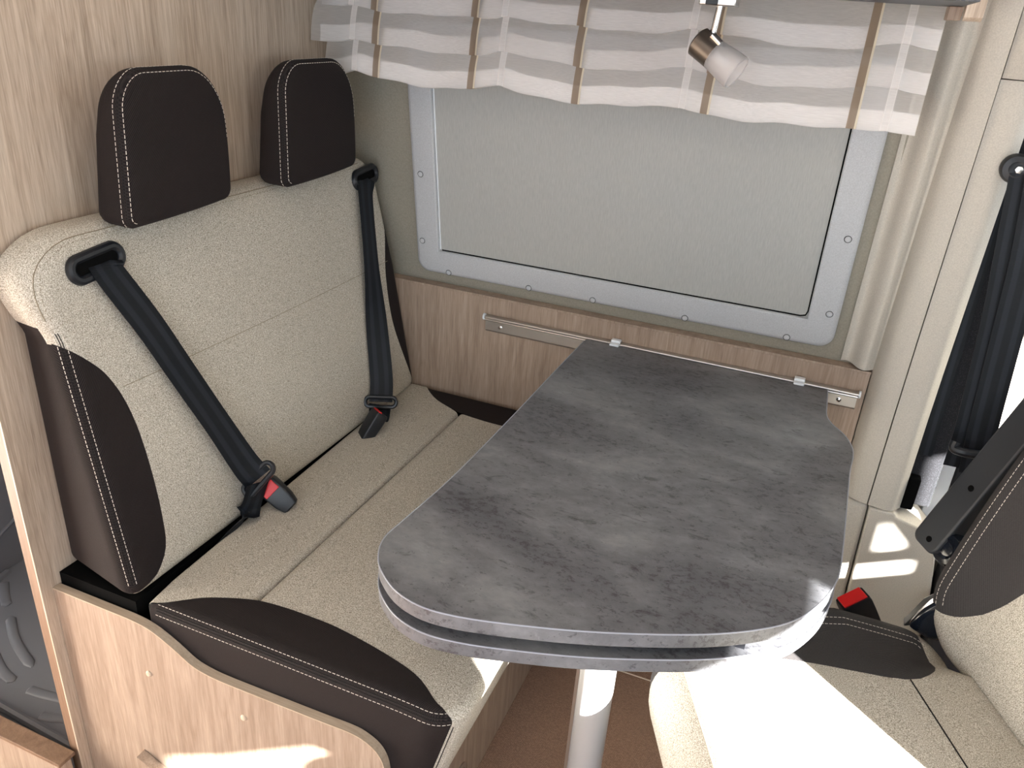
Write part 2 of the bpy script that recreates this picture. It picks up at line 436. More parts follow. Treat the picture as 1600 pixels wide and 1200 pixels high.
# unseen cab front, added with openings shaped for the sun patches: windscreen x = 1.6, z 1.19 .. 1.505
bm = bmesh.new(); add_prism(bm, [Vector((1.59, y, z)) for y, z in ((-1.2, 1.40), (-.80, 1.418), (-.50, 1.485), (-.2, 1.495), (1.75, 1.495), (1.75, 2.0), (-1.2, 2.0))], Vector((.02, 0, 0))); add_box(bm, 1.59, 1.61, -1.24, -.88, 0, 1.505); add_box(bm, 1.59, 1.61, -1.06, .52, 0, 1.185)
def fw_(y0, y1, z0, z1): add_box(bm, 1.59, 1.61, y0, y1, z0, z1)
for a_ in ((.52, .60, 0, 1.495), (.60, .728, 0, 1.043), (.60, .672, 1.079, 1.495), (.672, .711, 1.079, 1.108), (.672, .711, 1.206, 1.495), (.711, .728, 1.079, 1.495),
           (.728, .76, 0, 1.495), (.76, .79, 0, 1.15), (.76, .79, 1.30, 1.495), (.79, .87, 0, 1.495), (.87, 1.75, 0, 1.20), (1.40, 1.75, 1.20, 1.495)): fw_(*a_)  # slots cut where the sun rays of single patches pass
add_prism(bm, [Vector((1.59, .671, 1.207)), Vector((1.59, .7115, 1.207)), Vector((1.59, .7115, 1.116))], Vector((.02, 0, 0)))
struct(obj('wall_front_sun_mask', bm, M['ceil'], None, False))
dash = obj('dashboard', box(1.30, 1.585, -1.05, 1.5, 0, .86), M['dash'], None, False, .03)  # unseen; added with the cab front, kept low to let the sun pass
tag(dash, 'dark dashboard added under the windscreen for the sun patches, outside the picture to the right', 'dashboard')
sun_blk = tag(obj('sun_blocker', box(1.53, 1.56, .015, .26, 1.395, 1.490), M['dash'], None, True, .012), 'black block added behind the windscreen to shade the table, outside the picture', 'sun blocker')  # unseen block, added to keep sun off part of the tabletop
# bathroom beyond the partition
struct(obj('wall_bathroom', box(-1.75, -1.70, .60, 1.655, 0, 1.97), M['tray'], None, False))
struct(obj('wall_rear', box(-2.04, -2.0, -1.2, 1.75, 0, 2.0), M['ceil'], None, False))
seamline = obj('trim_1', tube([(-.60, 1.425, .003), (-.172, 1.433, .003), (.2, 1.437, .003)], .0016, 6), M['cap'])
struct(seamline)

# shower tray with raised anti-slip ribs
t = thing('shower_tray', 'slate grey plastic shower tray with raised rounded ribs behind the partition', 'shower tray', (-1.40, 1.0, 0))
obj('tray_floor', box(-1.70, -1.075, .672, 1.65, .0, .05), M['tray'], t, False)
bm = bmesh.new()
rim = catmull([(-1.69, 1.02, .05), (-1.62, .80, .055), (-1.45, .735, .058), (-1.30, .722, .058), (-1.085, .712, .058)], 6)
add_tube(bm, rim, .009, 8); obj('tray_rim', bm, M['tray'], t)
obj('tray_lip', box(-1.70, -1.075, .672, .700, .05, .066), M['tray'], t, True, .004)
ribs = [[(6, 908), (7, 928), (11, 946)], [(16, 962), (24, 1000), (50, 1041)], [(-14, 1010), (2, 1045), (21, 1064)], [(43, 1076), (64, 1083), (84, 1088), (110, 1094)], [(62, 1117), (80, 1121), (98, 1122), (125, 1126)]]
for rb in ribs:
    P3 = [at(x, y, 2, .052) for x, y in rb]; P3 = catmull(P3, 5)
    bm = bmesh.new(); n = len(P3)
    add_tube(bm, P3, [.003] + [.011 if 0 < i < n - 1 else .011 for i in range(1, n - 1)] + [.003], 18)
    for v in bm.verts: v.co.z = .050 + (v.co.z - .052) * .42
    obj('rib', bm, M['tray'], t)
sill = thing('shower_doorstep', 'light oak step in front of the grey shower tray', 'step', (-1.4, .64, 0))
obj('step_board', box(-1.70, -1.053, .640, .662, 0, .118), M['wood_side'], sill, False, .0015)
obj('step_top', box(-1.70, -1.053, .638, .671, .118, .126), M['wood_dark'], sill, False, .001)
hk = obj('wall_knob', lathe((-1.70, 1.086, .37), (1, 0, 0), [(0, .008), (.012, .010), (.026, .011), (.030, .008)], 16), M['orange'])
tag(hk, 'small orange brown knob on the grey shower wall', 'knob')
nj = bmesh.new()
for k in range(1):
    add_tube(nj, catmull([(-1.697, 1.65, .25), (-1.697, 1.35, .22), (-1.697, 1.15, .20), (-1.697, .95, .12), (-1.697, .80, .04)], 8), .004, 6)
struct(obj('trim_2', nj, M['tray']))

# ------------------------------------------------------------------ window in the leaning wall
th = math.atan(LEAN)
def wl(x, s, w): return Vector((x, wy(.79) - s * math.sin(th) - w * math.cos(th), .79 + s * math.cos(th) - w * math.sin(th)))   # s up the wall, w out of it
def on_wall(px, py, w):
    n = Vector((0, -math.cos(th), -math.sin(th))); p0 = wl(0, 0, w); d = CR @ Vector(((px - 800) / F, (600 - py) / F, -1))
    return CC + d * (n.dot(p0 - CC) / n.dot(d))
win = bpy.data.objects.new('window_1', None); COL.objects.link(win); win.location = wl(-.41, .3, 0); win['kind'] = 'structure'
x0, x1, s0, s1 = -.888, .063, .022, .58
prof = [(0, 0), (0, .006), (.003, .010), (.010, .0125), (.055, .0125), (.057, .011), (.058, .004), (.064, .002)]
bm = bmesh.new(); rings = []
for d, w in prof:
    rings.append([bm.verts.new(wl(u, v, w)) for u, v in rrect(x0, x1, s0, s1, (.03,) * 4 if True else 0, d * (.059 / .058), .05, 8)])
for A, B in zip(rings, rings[1:]):
    n = len(A)
    for k in range(n): bm.faces.new((A[k], A[(k + 1) % n], B[(k + 1) % n], B[k]))
obj('window_frame', bm, M['frame'], win)
iy0, iy1 = x0 + .0592, x1 - .0592
bm = bmesh.new()
add_prism(bm, [wl(iy0 - .004, s0 + .055, .0015), wl(iy1 + .004, s0 + .055, .0015), wl(iy1 + .004, s1 - .03, .0015), wl(iy0 - .004, s1 - .03, .0015)], (wl(0, 0, .0045) - wl(0, 0, .0015)))
obj('blind', bm, M['blind'], win, False)
obj('blind_edge_glint', prism([wl(iy0 + .001, s0 + .062, .0046), wl(iy0 + .0035, s0 + .062, .0046), wl(iy0 + .0035, s1 - .06, .0046), wl(iy0 + .001, s1 - .06, .0046)], wl(0, 0, .006) - wl(0, 0, .0046)), M['white'], win, False)  # white strip stands in for the glint along the blind's left gap
bm = bmesh.new()
add_tube(bm, [wl(iy1 - .001, s1 - .06, .005), wl(iy1 - .001, s0 + .072, .005), wl(iy1 - .004, s0 + .063, .005), wl(iy1 - .014, s0 + .060, .005), wl(iy0 + .006, s0 + .060, .005)], .0015, 6)
obj('blind_gap', bm, M['blackgap'], win)
for (px, py) in [(657, 272), (660, 376), (701, 426), (826, 450), (926, 469), (1070, 497), (1229, 527), (1296, 491), (1325, 374), (1370, 198)]:
    c = on_wall(px, py, .0125); n = Vector((0, -math.cos(th), -math.sin(th)))
    cap = obj('screw_cap', lathe(c - n * .001, n, [(0, .0062), (.0022, .0058), (.0030, .0045), (.0032, .001)], 20), M['frame'], win)
    g = bmesh.new(); a, b = frame_of(n)
    add_tube(g, [c + n * .0002 + (a * math.cos(q * PI / 12) + b * math.sin(q * PI / 12)) * .0066 for q in range(24)], .0006, 5, True)
    obj('cap_gap', g, M['groove'], cap)

# ------------------------------------------------------------------ low oak panel, rail
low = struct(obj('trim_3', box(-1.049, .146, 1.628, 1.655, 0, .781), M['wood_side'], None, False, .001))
e = obj('top_edge', box(-1.049, .146, 1.626, 1.6555, .7812, .786), M['wood_side'], low, False)
rail = thing('table_rail', 'aluminium table rail screwed along the oak panel under the window', 'rail', (-.28, 1.62, .72))
pr = [(1.6275, .701), (1.6275, .741), (1.619, .741), (1.613, .737), (1.612, .732), (1.616, .729), (1.621, .727), (1.621, .705), (1.624, .701)]
obj('rail_profile', prism([(-.693, y, z) for y, z in pr], (.826, 0, 0)), M['alu'], rail, True, 0, .5)
obj('rail_bead', tube([(-.69, 1.612, .739), (.133, 1.612, .739)], .0040, 12), M['alu'], rail)
for xx in (-.696, .1335): obj('end_cap', tube([(xx, 1.616, .7385), (xx + .004, 1.616, .7385)], .0078, 16), M['white'], rail)
for xx in (-.655, .10): obj('screw', lathe((xx, 1.621, .716), (0, -1, 0), [(-.002, .005), (.0005, .005), (.0015, .002)], 12), M['chrome'], rail)

# ------------------------------------------------------------------ bench: backrest
def bx(z): return -.875 - .11 * (z - .51) / .56            # x of the front plane
seat_label = 'bench seats'
bench = thing('dinette_bench', 'cream two seat bench with dark brown ends, in a light oak box', 'bench', (-.70, 1.16, 0))
def front_b(y, z):
    puff = .010 * max(0, 1 - ((y - 1.16) / .46) ** 2) * max(0, 1 - ((z - .78) / .30) ** 2)
    crease = -.0045 * math.exp(-((z - .838 + .000 * y) / .006) ** 2)
    return bx(z) + puff - .0
def place_b(y, z, x):
    # near end turned back a little towards the partition
    k = max(0, min(1, (-.88 - x) / .17))
    tz = max(0, min(1, (z - .93) / .10))
    yy = y + (.035 * k * (1 - 1.5 * tz) if y < 1.0 else -.0) * max(0, min(1, (1.0 - y) / .28))
    if y > 1.2: yy -= .018 * max(0, min(1, (z - .82) / .22)) * min(1, (y - 1.2) / .38)
    return Vector((x, yy, z))
bc = Cushion((.700, 1.628, .508, 1.073), (.03, .03, .06, .11), front_b, lambda y, z: -1.046, .030, .014, place_b, step=.012)
Yb = smooth_tab([(.500, .640), (.514, .700), (.522, .740), (.537, .765), (.568, .789), (.63, .799), (.701, .803), (.77, .802), (.823, .794), (.86, .781), (.883, .767), (.915, .738), (.942, .706), (.951, .690)])
Yf = smooth_tab([(.53, 1.64), (.536, 1.612), (.60, 1.588), (.70, 1.562), (.80, 1.566), (.88, 1.590), (.928, 1.612), (.935, 1.64)])
def gn(c): return c.y - (interp(Yb, c.z) if c.z > .5 else .8) + (0 if c.x > -.99 else 0)
def gnear(c):
    if c.z > .951: return 1
    if c.y < .76 and c.x < -.925: return -1 if c.z < .951 else 1
    return c.y - interp(Yb, max(.5145, c.z))
def gfar(c): return interp(Yf, c.z) - c.y if .53 < c.z < .935 else 1
allb = bc.build()
dark, rest = split(allb, lambda c: min(c.y - (interp(Yb, max(.5145, c.z)) if c.x > bx(c.z) - .022 else max(.76, interp(Yb, max(.5145, c.z)))), 9) if c.z < .951 else max(c.z - .951, c.y - .70) + 1e-5)
fd, cream = split(rest, gfar)
bk = obj('back_cushion', cream, M['cream'], bench, True, 0, 4)
nearp = obj('side_fabric', dark, M['brown'], bk, True, 0, 4); nearp['label'] = 'dark brown ribbed side panel with white stitching'
farp = obj('side_fabric', fd, M['brown'], bk, True, 0, 4); farp['label'] = 'dark brown panel next to the window wall'
# seam all along near edge and top
nb = len(bc.ring(0))
r0 = bc.ring(0)
def path(c, t, sel, lift=.0006):
    out = []
    for i in sel:
        p = c.point(i, t); q0 = c.point(i, t - .003); q1 = c.point(i, t + .003); out.append(p)
    return out
near_idx = sorted([i for i, (u, v) in enumerate(r0) if u < 1.0 and (v > .9 and (u < .80) or u < .7001)], key=lambda i: i)
side_low = [i for i in range(nb) if r0[i][0] < .7002 + 0 and .53 < r0[i][1] < .949]
side_low.sort(key=lambda i: r0[i][1])
top_idx = [i for i in range(nb) if (r0[i][1] > .955 and r0[i][0] < .9 and r0[i][0] < .82) or (r0[i][1] > 1.0725)]
top_idx = [i for i in range(nb) if r0[i][1] >= .955 and r0[i][0] < 1.57]
top_idx.sort(key=lambda i: math.atan2(r0[i][1] - .96, -(r0[i][0] - .82)) if r0[i][0] < .82 else 2 + r0[i][0])
stitches('stitching', path(bc, .023, side_low), bk)
stitches('stitching', path(bc, .036, side_low), bk)
seam('seam', path(bc, .028, side_low), bk, None, .0007)
seam('seam', path(bc, .0315, side_low), bk, None, .0007)
seam('piping', path(bc, .026, top_idx), bk, M['crease'], .0008)
stitches('stitching', path(bc, .033, top_idx), bk, M['crease'], .004, .003, .0004)
# faint horizontal crease across the backrest
seam('crease', [Vector((front_b(y, .838) - .0002, y, .838)) for y in [.80 + .79 * k / 30 for k in range(31)]], bk, M['crease'], .0006)

# belt guides (part of the backrest)
def guide(yc, zc, tilt, hw, hh):
    n = Vector((.56, 0, .11)).normalized(); up = Vector((-.11, 0, .56)).normalized(); ri = Vector((0, 1, 0))
    a = ri * math.cos(tilt) + up * math.sin(tilt); b = -ri * math.sin(tilt) + up * math.cos(tilt)
    c = Vector((front_b(yc, zc), yc, zc)) + n * .002
    ring = []
    for k in range(40):
        q = 2 * PI * k / 40; cx = math.copysign(hw - hh, math.cos(q)) if abs(math.cos(q)) > .01 else 0
        ring.append(c + a * (cx + hh * math.cos(q)) + b * (hh * math.sin(q)))
    bm = bmesh.new(); add_tube(bm, ring, .0074, 10, True)
    g = obj('belt_guide', bm, M['black'], bk); g['label'] = 'black plastic belt slot'
    bm = bmesh.new(); vs = [bm.verts.new(p + n * .0008) for p in ring]; bm.faces.new(vs)
    r = bmesh.ops.extrude_face_region(bm, geom=bm.faces[:]); bmesh.ops.translate(bm, verts=[v for v in r['geom'] if isinstance(v, bmesh.types.BMVert)], vec=n * .0015)
    obj('belt_slot', bm, M['blackgap'], bk)
    return c, a, b, n
g1 = guide(.818, 1.022, .10, .045, .0155)
g2 = guide(1.553, 1.034, .10, .045, .0155)

# ------------------------------------------------------------------ headrests
def headrest(y0, y1, label):
    h = thing('headrest', label, 'headrest', (-.97, (y0 + y1) / 2, 1.072), 'headrests on the bench')
    z0, z1 = 1.080, 1.290
    def f(y, z): return -.925 - .10 * (z - z0) + .006 * (1 - ((y - (y0 + y1) / 2) / .12) ** 2)
    def g(y, z): return -1.006 + .14 * max(0, z - 1.20)
    def pl(y, z, x):
        k = max(0, min(1, (-.93 - x) / .07)); t = max(0, min(1, (z - z0) / .20)); q = (y - y0) / (y1 - y0)
        yy = y + .032 * t * (1 - q) - .020 * (1 - t) ** 2 * q
        m = (y0 + y1) / 2
        return Vector((x, m + (yy - m) * (1 - .05 * k), z - .008 * k * max(0, (z - 1.18) / .1) - .010 * (1 - t) * (1 - q)))
    c = Cushion((y0, y1, z0, z1), (.018, .018, .092, .055), f, g, .012, .03, pl, step=.01)
    shell = obj('headrest_cushion', c.build(), M['brown'], h, True, 0, 4)
    r = c.ring(0); n = len(r)
    idx = [i for i in range(n) if not (r[i][1] < z0 + .0005 and y0 + .03 < r[i][0] < y1)]
    st = min(idx, key=lambda i: abs(r[i][0] - y0) + abs(r[i][1] - z0) * .9)
    order = sorted([i for i in range(n) if not (r[i][1] < z0 + .001 and y0 + .015 < r[i][0] < y1 - .015) and not (r[i][0] > y1 - .06 and r[i][1] < 1.17)], key=lambda i: ((math.atan2(r[i][1] - 1.15, -(r[i][0] - (y0 + y1) / 2)) + PI / 2 + .2) % (2 * PI)))
    for tt in (.000, .0145): stitches('stitching', path(c, tt, order), h)
    for tt in (.0058, .0088): seam('seam', path(c, tt, order), h, None, .0007)
    for yy in (y0 + .07, y1 - .07):
        obj('post', tube([(-.975, yy, 1.074), (-.975, yy, 1.10)], .006, 12), M['steel'], h)
    obj('post_cover', box(-1.0, -.955, y0 + .05, y1 - .06, 1.071, 1.092), M['black'], h, True, .003)
headrest(.842, 1.086, 'dark brown headrest with pale stitching, the larger one nearer the camera')
headrest(1.208, 1.466, 'dark brown headrest with pale stitching, next to the curtain')

# ------------------------------------------------------------------ bench: seat cushion
Ys = smooth_tab([(-.90, .712), (-.875, .716), (-.855, .719), (-.835, .725), (-.80, .748), (-.77, .765), (-.735, .780), (-.703, .790), (-.66, .795), (-.613, .796), (-.57, .795), (-.528, .790), (-.485, .783), (-.442, .774), (-.41, .765), (-.388, .755), (-.36, .737), (-.344, .732), (-.336, .729), (-.31, .728), (-.25, .728)])
Ysf = smooth_tab([(-.86, 1.64), (-.83, 1.60), (-.788, 1.562), (-.74, 1.54), (-.699, 1.526), (-.6, 1.518), (-.5, 1.53), (-.40, 1.57), (-.35, 1.63)])
def near_s(c): return c.y - interp(Ys, c.x + .28 * max(0, .50 - c.z) * (1 if c.x > -.45 else 0)) if c.x < -.25 else 1
def far_s(c): return interp(Ysf, c.x) - c.y
def place_s(x, y, z):
    k = max(0, min(1, (x + .60) / .25))
    rr = .032 * max(0, (1.62 - y) / .9) * max(0, min(1, (-.72 - x) / .17))
    return Vector((x - .26 * max(0, .500 - z) * k + rr, y, z))
def seat_top(x, y):
    e = max(0, min(1, (y - .712) / .06)); return .512 + .006 * e - .02 * max(0, (x + .42) / .12) ** 2 * .5
secs = [((-.895, -.7115, .712, 1.622), (.01, .012, .012, .01), .012, lambda x, y: seat_top(x, y) + .003 * max(0, 1 - abs(x + .80) / .1)),
        ((-.7105, -.312, .712, 1.622), (.012, .055, .055, .012), .016, lambda x, y: seat_top(x, y) + .001)]
sc = []
for k, (rc, R, rf, f) in enumerate(secs):
    b = Cushion(rc, R, f, lambda x, y: .338, rf, .008, place_s, step=.012).build()
    d1, rest = split(b, near_s); d1.free(); d2, cr = split(rest, far_s); d2.free()
    sc.append(obj('seat_cushion', cr, M['cream'], bench, True, 0, 4))
c = Cushion((-.895, -.312, .712, 1.622), (.012, .055, .055, .012), lambda x, y: seat_top(x, y) + .0016, lambda x, y: .338, .020, .008, place_s, step=.012)
d1, rest = split(c.build(), near_s); d2, cr = split(rest, far_s); cr.free()
dn = obj('end_fabric', d1, M['brown'], sc[1], True, 0, 4); dn['label'] = 'dark brown ribbed end with white stitching'
obj('end_fabric', d2, M['brown'], sc[1], True, 0, 4)['label'] = 'dark brown end beside the oak panel'
r = c.ring(0); n = len(r)
idx = sorted([i for i in range(n) if (r[i][1] < .7125 or (r[i][1] < .735 and r[i][0] > -.37)) and r[i][0] > -.875], key=lambda i: (r[i][0] + 2 * (r[i][1] - .712)))
for tt, kind in ((.003, 's'), (.019, 's'), (.009, 'g'), (.013, 'g')):
    p = path(c, tt, idx); u, v = r[idx[-1]]; off = {.003: -.006, .019: .009, .009: 0, .013: .003}[tt]
    for z in (.48, .46, .44, .42, .40, .38, .355):
        jj = min(range(n), key=lambda i: abs(r[i][0] - u) + abs(r[i][1] - (v + off)))
        uu, vv = r[jj]; p.append(place_s(uu, vv, z))
    (stitches('stitching', p, sc[1]) if kind == 's' else seam('seam', p, sc[1]))

# dark gap between backrest and seat
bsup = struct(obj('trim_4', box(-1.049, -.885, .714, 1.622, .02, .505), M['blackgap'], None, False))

# ------------------------------------------------------------------ bench base
bb = bench
prof = [(-1.049, .0), (-1.049, .482), (-.89, .482), (-.862, .480), (-.835, .473), (-.80, .456), (-.768, .437), (-.74, .430), (-.707, .428), (-.646, .429), (-.531, .432), (-.480, .434), (-.456, .430), (-.436, .419), (-.424, .400), (-.419, .375), (-.419, 0)]
sp = catmull([(x, .697, z) for x, z in prof[2:-1]], 4)
outline = [Vector((x, .697, z)) for x, z in prof[:2]] + sp + [Vector((-.419, .697, 0))]
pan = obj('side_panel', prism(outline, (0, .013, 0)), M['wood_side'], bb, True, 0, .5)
bm = bmesh.new()
top = outline[1:-1] + [Vector((-.419, .697, .01))]
for i in range(len(top)):
    pass
rows = []
for i, p in enumerate(top):
    a = top[max(0, i - 1)]; b = top[min(len(top) - 1, i + 1)]; tt = (b - a).normalized(); nn = Vector((-tt.z, 0, tt.x)); nn = nn if nn.z > 0 or nn.x > 0 else -nn
    rows.append([bm.verts.new(p + nn * o1 + Vector((0, o2, 0))) for o1, o2 in ((.0004, -.0008), (.0022, -.0008), (.0022, .0136), (.0004, .0136))])
for A, B in zip(rows, rows[1:]):
    for k in range(4): bm.faces.new((A[k], A[(k + 1) % 4], B[(k + 1) % 4], B[k]))
bm.faces.new(rows[0]); bm.faces.new(rows[-1][::-1])
obj('edge_band', bm, M['wood_edge'], pan, True, 0, .5)
for (px, py) in ((233, 1052), (381, 1121)):
    c = at(px, py, 1, .697)
    obj('dowel_cap', lathe(c + Vector((0, .001, 0)), (0, -1, 0), [(0, .0055), (.002, .0055), (.004, .004), (.0046, .001)], 16), M['cap'], pan)
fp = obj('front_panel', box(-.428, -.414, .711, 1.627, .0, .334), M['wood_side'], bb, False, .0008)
obj('seat_board', box(-1.045, -.415, .712, 1.626, .3345, .3375), M['wood_edge'], bb, False)
obj('vent_ring', lathe((-.4145, .958, .080), (1, 0, 0), [(0, .026), (.003, .026), (.0035, .019), (.001, .017), (.001, .002)], 28), M['alu'], fp)
# small oak stop block on the side panel
w0, w1, w2 = at(226, 1170, 1, .697), at(285, 1200, 1, .697), at(230, 1240, 1, .697)
blk = prism([(w0.x, .6965, w0.z), (w0.x + .060, .6965, w0.z - .028), (w0.x + .075, .6965, w0.z - .09), (w0.x + .02, .6965, w0.z - .09), (w0.x, .6965, w0.z - .03)], (0, -.018, 0))
obj('stop_block', blk, M['wood_side'], pan, False, .001)

# ------------------------------------------------------------------ bench belts
WEB = 'bench seat belts'
def belt(g, path_pts, wdirs, label, tongue_c, tdir, tside, lower):
    s = thing('seat_belt', label, 'seat belt', tongue_c, WEB)
    P3 = catmull(path_pts, 8)
    wd = catmull(wdirs, 8)
    ribbon('webbing', P3, wd, M['webbing'], s)
    # tongue: black plastic frame around the webbing with a steel blade
    a = Vector(tside).normalized(); d = Vector(tdir).normalized(); n = a.cross(d).normalized(); c = Vector(tongue_c)
    ring = []
    for k in range(28):
        q = 2 * PI * k / 28; cx = math.copysign(.024, math.cos(q)) if abs(math.cos(q)) > .01 else 0
        ring.append(c + a * (cx + .011 * math.cos(q)) + d * (.011 * math.sin(q)))
    bm = bmesh.new(); add_tube(bm, ring, .0048, 8, True)
    obj('tongue', bm, M['black'], s)
    bm = bmesh.new(); 
    pts = [c + a * -.012 + d * .008, c + a * .012 + d * .008, c + a * .012 + d * .015, c + a * -.012 + d * .015]
    add_prism(bm, pts, n * .002); obj('blade', bm, M['steel'], s, False)
    lp = catmull(lower[0], 8); ld = catmull(lower[1], 8)
    ribbon('lap_webbing', lp, ld, M['webbing'], s, [.050 - .014 * i / (len(lp) - 1) for i in range(len(lp))])
    return s
def onb(px, py, off):
    X = -.92
    for k in range(6):
        p = at(px, py, 0, X); X = front_b(p.y, p.z) + off
    return at(px, py, 0, X)
c1, a1, b1, n1 = g1
up = Vector((-.11, 0, .56)).normalized()
def bf(y, z, off): return Vector((front_b(y, z) + off, y, z))
# near belt: guide -> tongue, crossing the backrest diagonally
tn = at(404, 748, 0, -.848)
belt(g1, [c1 + n1 * -.001 + Vector((0, .014, .0)), onb(174, 430, .013), onb(234, 508, .018), onb(287, 585, .020), onb(339, 660, .024), onb(384, 726, .032), tn],
     [(0, 1, .12)] + [(.0, 1, .1), (.0, 1, .22), (.0, 1, .3), (.0, .97, .30), (.2, .9, .40), (.40, .6, .65)],
     'black seat belt nearer the camera, clicked into the red buckle',
     tn, (.80, .0, -.58), (.45, .53, .72),
     ([tn + Vector((.004, -.006, -.004)), onb(390, 795, .02), onb(368, 830, .012), onb(338, 866, .002)], [(.3, .85, .4), (.3, .7, .6), (.2, .5, .9), (.1, .5, .9)]))
tf = at(595, 628, 0, -.850)
c2, a2, b2, n2 = g2
belt(g2, [c2 + n2 * -.001, onb(571, 300, .012), onb(576, 360, .015), onb(582, 430, .016), onb(589, 510, .020), onb(596, 590, .026), tf],
     [(0, 1, .1), (0, 1, .0), (.0, 1, .0), (.1, 1, .0), (.5, .8, .0), (.7, .6, .0), (.8, .5, .0)],
     'black seat belt beside the window wall, hanging straight down',
     tf, (.15, -.35, -.9), (.85, .4, .0),
     ([tf + Vector((0, -.003, -.006)), onb(590, 660, .02), onb(570, 690, .012), onb(548, 706, .002)], [(.8, .3, .3), (.6, .3, .7), (.4, .3, .8), (.2, .3, .9)]))
def buckle(label, c, d, a, ln, group, tail, sc=1.0, face=True):
    """housing: rounded box along d, wide along a; red button at the top end"""
    c = Vector(c); d = Vector(d).normalized(); a = Vector(a); a = (a - d * a.dot(d)).normalized(); n = a.cross(d).normalized()
    s = thing('belt_buckle', label, 'buckle', c - d * ln / 2, group)
    bm = bmesh.new(); rings = []
    for t, wa, wn in ((0, .010, .006), (.04, .014, .009), (.3, .0175, .0115), (.75, .0185, .0125), (.93, .0185, .0125), (1, .0175, .0115)):
        r = rrect(-wa * sc, wa * sc, -wn * sc, wn * sc, (.004,) * 4, 0, .02, 3)
        rings.append([bm.verts.new(c + d * (ln * (t - .5)) + a * u + n * v) for u, v in r])
    for A, B in zip(rings, rings[1:]):
        m = len(A)
        for k in range(m): bm.faces.new((A[k], A[(k + 1) % m], B[(k + 1) % m], B[k]))
    bm.faces.new(rings[0]); bm.faces.new(rings[-1][::-1]); obj('housing', bm, M['black'], s)
    o = c + d * (ln / 2)
    bm = bmesh.new()
    # the button wraps over the end and the upper part of the wide face
    def q4(w, e0, e1, dd): return [o - a * w * sc + n * e0 * sc + d * dd[0], o + a * w * sc + n * e0 * sc + d * dd[0], o + a * w * sc + n * e1 * sc + d * dd[1], o - a * w * sc + n * e1 * sc + d * dd[1]]
    add_prism(bm, q4(.015, -.0115 if (face or sc > 1.4) else .002, .0095, (-.001, -.001)), d * .0035)
    if face: add_prism(bm, q4(.0145, .0122, .0130, (-.001, -.022)), n * .0022)
    b = obj('release_button', bm, M['red'], s, True, .001); b['label'] = 'red release button'
    ribbon('strap', catmull([c - d * (ln * .45)] + [Vector(p) for p in tail], 6), a, M['webbing'], s, .022, .003)
    return s
bd = Vector((-.62, -.30, .72)).normalized()
bq = at(436, 774, 0, -.835)
buckle('black belt buckle with bright red button at the near belt', bq, (-.75, -.12, .62), (.45, .53, .72), .066, 'bench buckles', [bq + Vector((.0, .01, -.05)), bq + Vector((-.01, .01, -.07))], 1.12)
bq = at(579, 668, 0, -.838)
buckle('black belt buckle mostly in shadow, at the far belt beside the window wall', bq, (.28, .50, .75), (.80, -.45, .35), .080, 'bench buckles', [bq + Vector((-.02, -.05, -.035)), bq + Vector((-.03, -.08, -.05))], 1.15, False)

# ------------------------------------------------------------------ table
tb = thing('dining_table', 'dark grey concrete look table with rounded end and silver leg, hooked to the wall rail', 'table', (-.19, 1.13, 0))
TO = [(-.440, 1.604), (-.442, 1.46), (-.443, 1.17), (-.447, .95), (-.457, .82), (-.460, .767), (-.446, .729), (-.424, .703), (-.390, .680), (-.348, .670), (-.300, .675), (-.241, .691), (-.169, .715), (-.099, .744), (-.029, .778), (.027, .814), (.068, .852), (.096, .900), (.112, .948), (.119, 1.003), (.122, 1.143), (.124, 1.268), (.128, 1.336), (.124, 1.376), (.110, 1.414), (.089, 1.446), (.078, 1.481), (.076, 1.535), (.074, 1.604)]
sm = catmull([(x, y, 0) for x, y in TO], 5)
def board(name, z0, z1):
    return obj(name, prism([(p.x, p.y, z0) for p in sm], (0, 0, z1 - z0)), M['concrete'], tb, True, .0012, .5)
tt = board('tabletop', .718, .740); lf = board('lower_leaf', .679, .700)
def edge_glint(z, par):  # pale tube paints the highlight on a board's top chamfer
    pts = [Vector((p.x, p.y, z)) for p in sm]; cen = Vector((-.18, 1.15, z)); out = []
    for i, p in enumerate(pts):
        t = (pts[min(i + 1, len(pts) - 1)] - pts[max(i - 1, 0)]).normalized(); nn = Vector((t.y, -t.x, 0))
        if nn.dot(p - cen) < 0 and abs(nn.dot(p - cen)) > .05: nn = -nn
        out.append(p + nn * .0002)
    obj('edge_glint', tube(out[1:-1], .0010, 6), M['edge'], par)
edge_glint(.7395, tt); edge_glint(.6995, lf)
obj('support_plate', box(-.36, .02, .82, 1.50, .7002, .7178), M['rubber'], tb, False)
LX, LY = -.178, .935
obj('leg', lathe((LX, LY, 0), (0, 0, 1), [(0, .055), (.004, .055), (.010, .030), (.012, .0285), (.678, .0285)], 40), M['leg'], tb)
obj('leg_groove', box(LX - .0305, LX - .0255, LY - .014, LY - .010, .02, .67), M['alu'], tb, False)
obj('leg_flange', lathe((LX, LY, .664), (0, 0, 1), [(0, .034), (.006, .060), (.0148, .070)], 32), M['leg'], tb)
for px, py in ((962, 533), (1249, 596)):
    c = at(px, py, 1, 1.606)
    bm = bmesh.new(); add_box(bm, c.x - .0105, c.x + .0105, 1.6045, 1.6105, .722, .748); add_box(bm, c.x - .0105, c.x + .0105, 1.592, 1.6105, .7404, .7455); add_box(bm, c.x - .0105, c.x + .0105, 1.605, 1.619, .7445, .750)
    obj('wall_hook', bm, M['white'], tb, False, .0015)['label'] = 'white plastic wall hook'

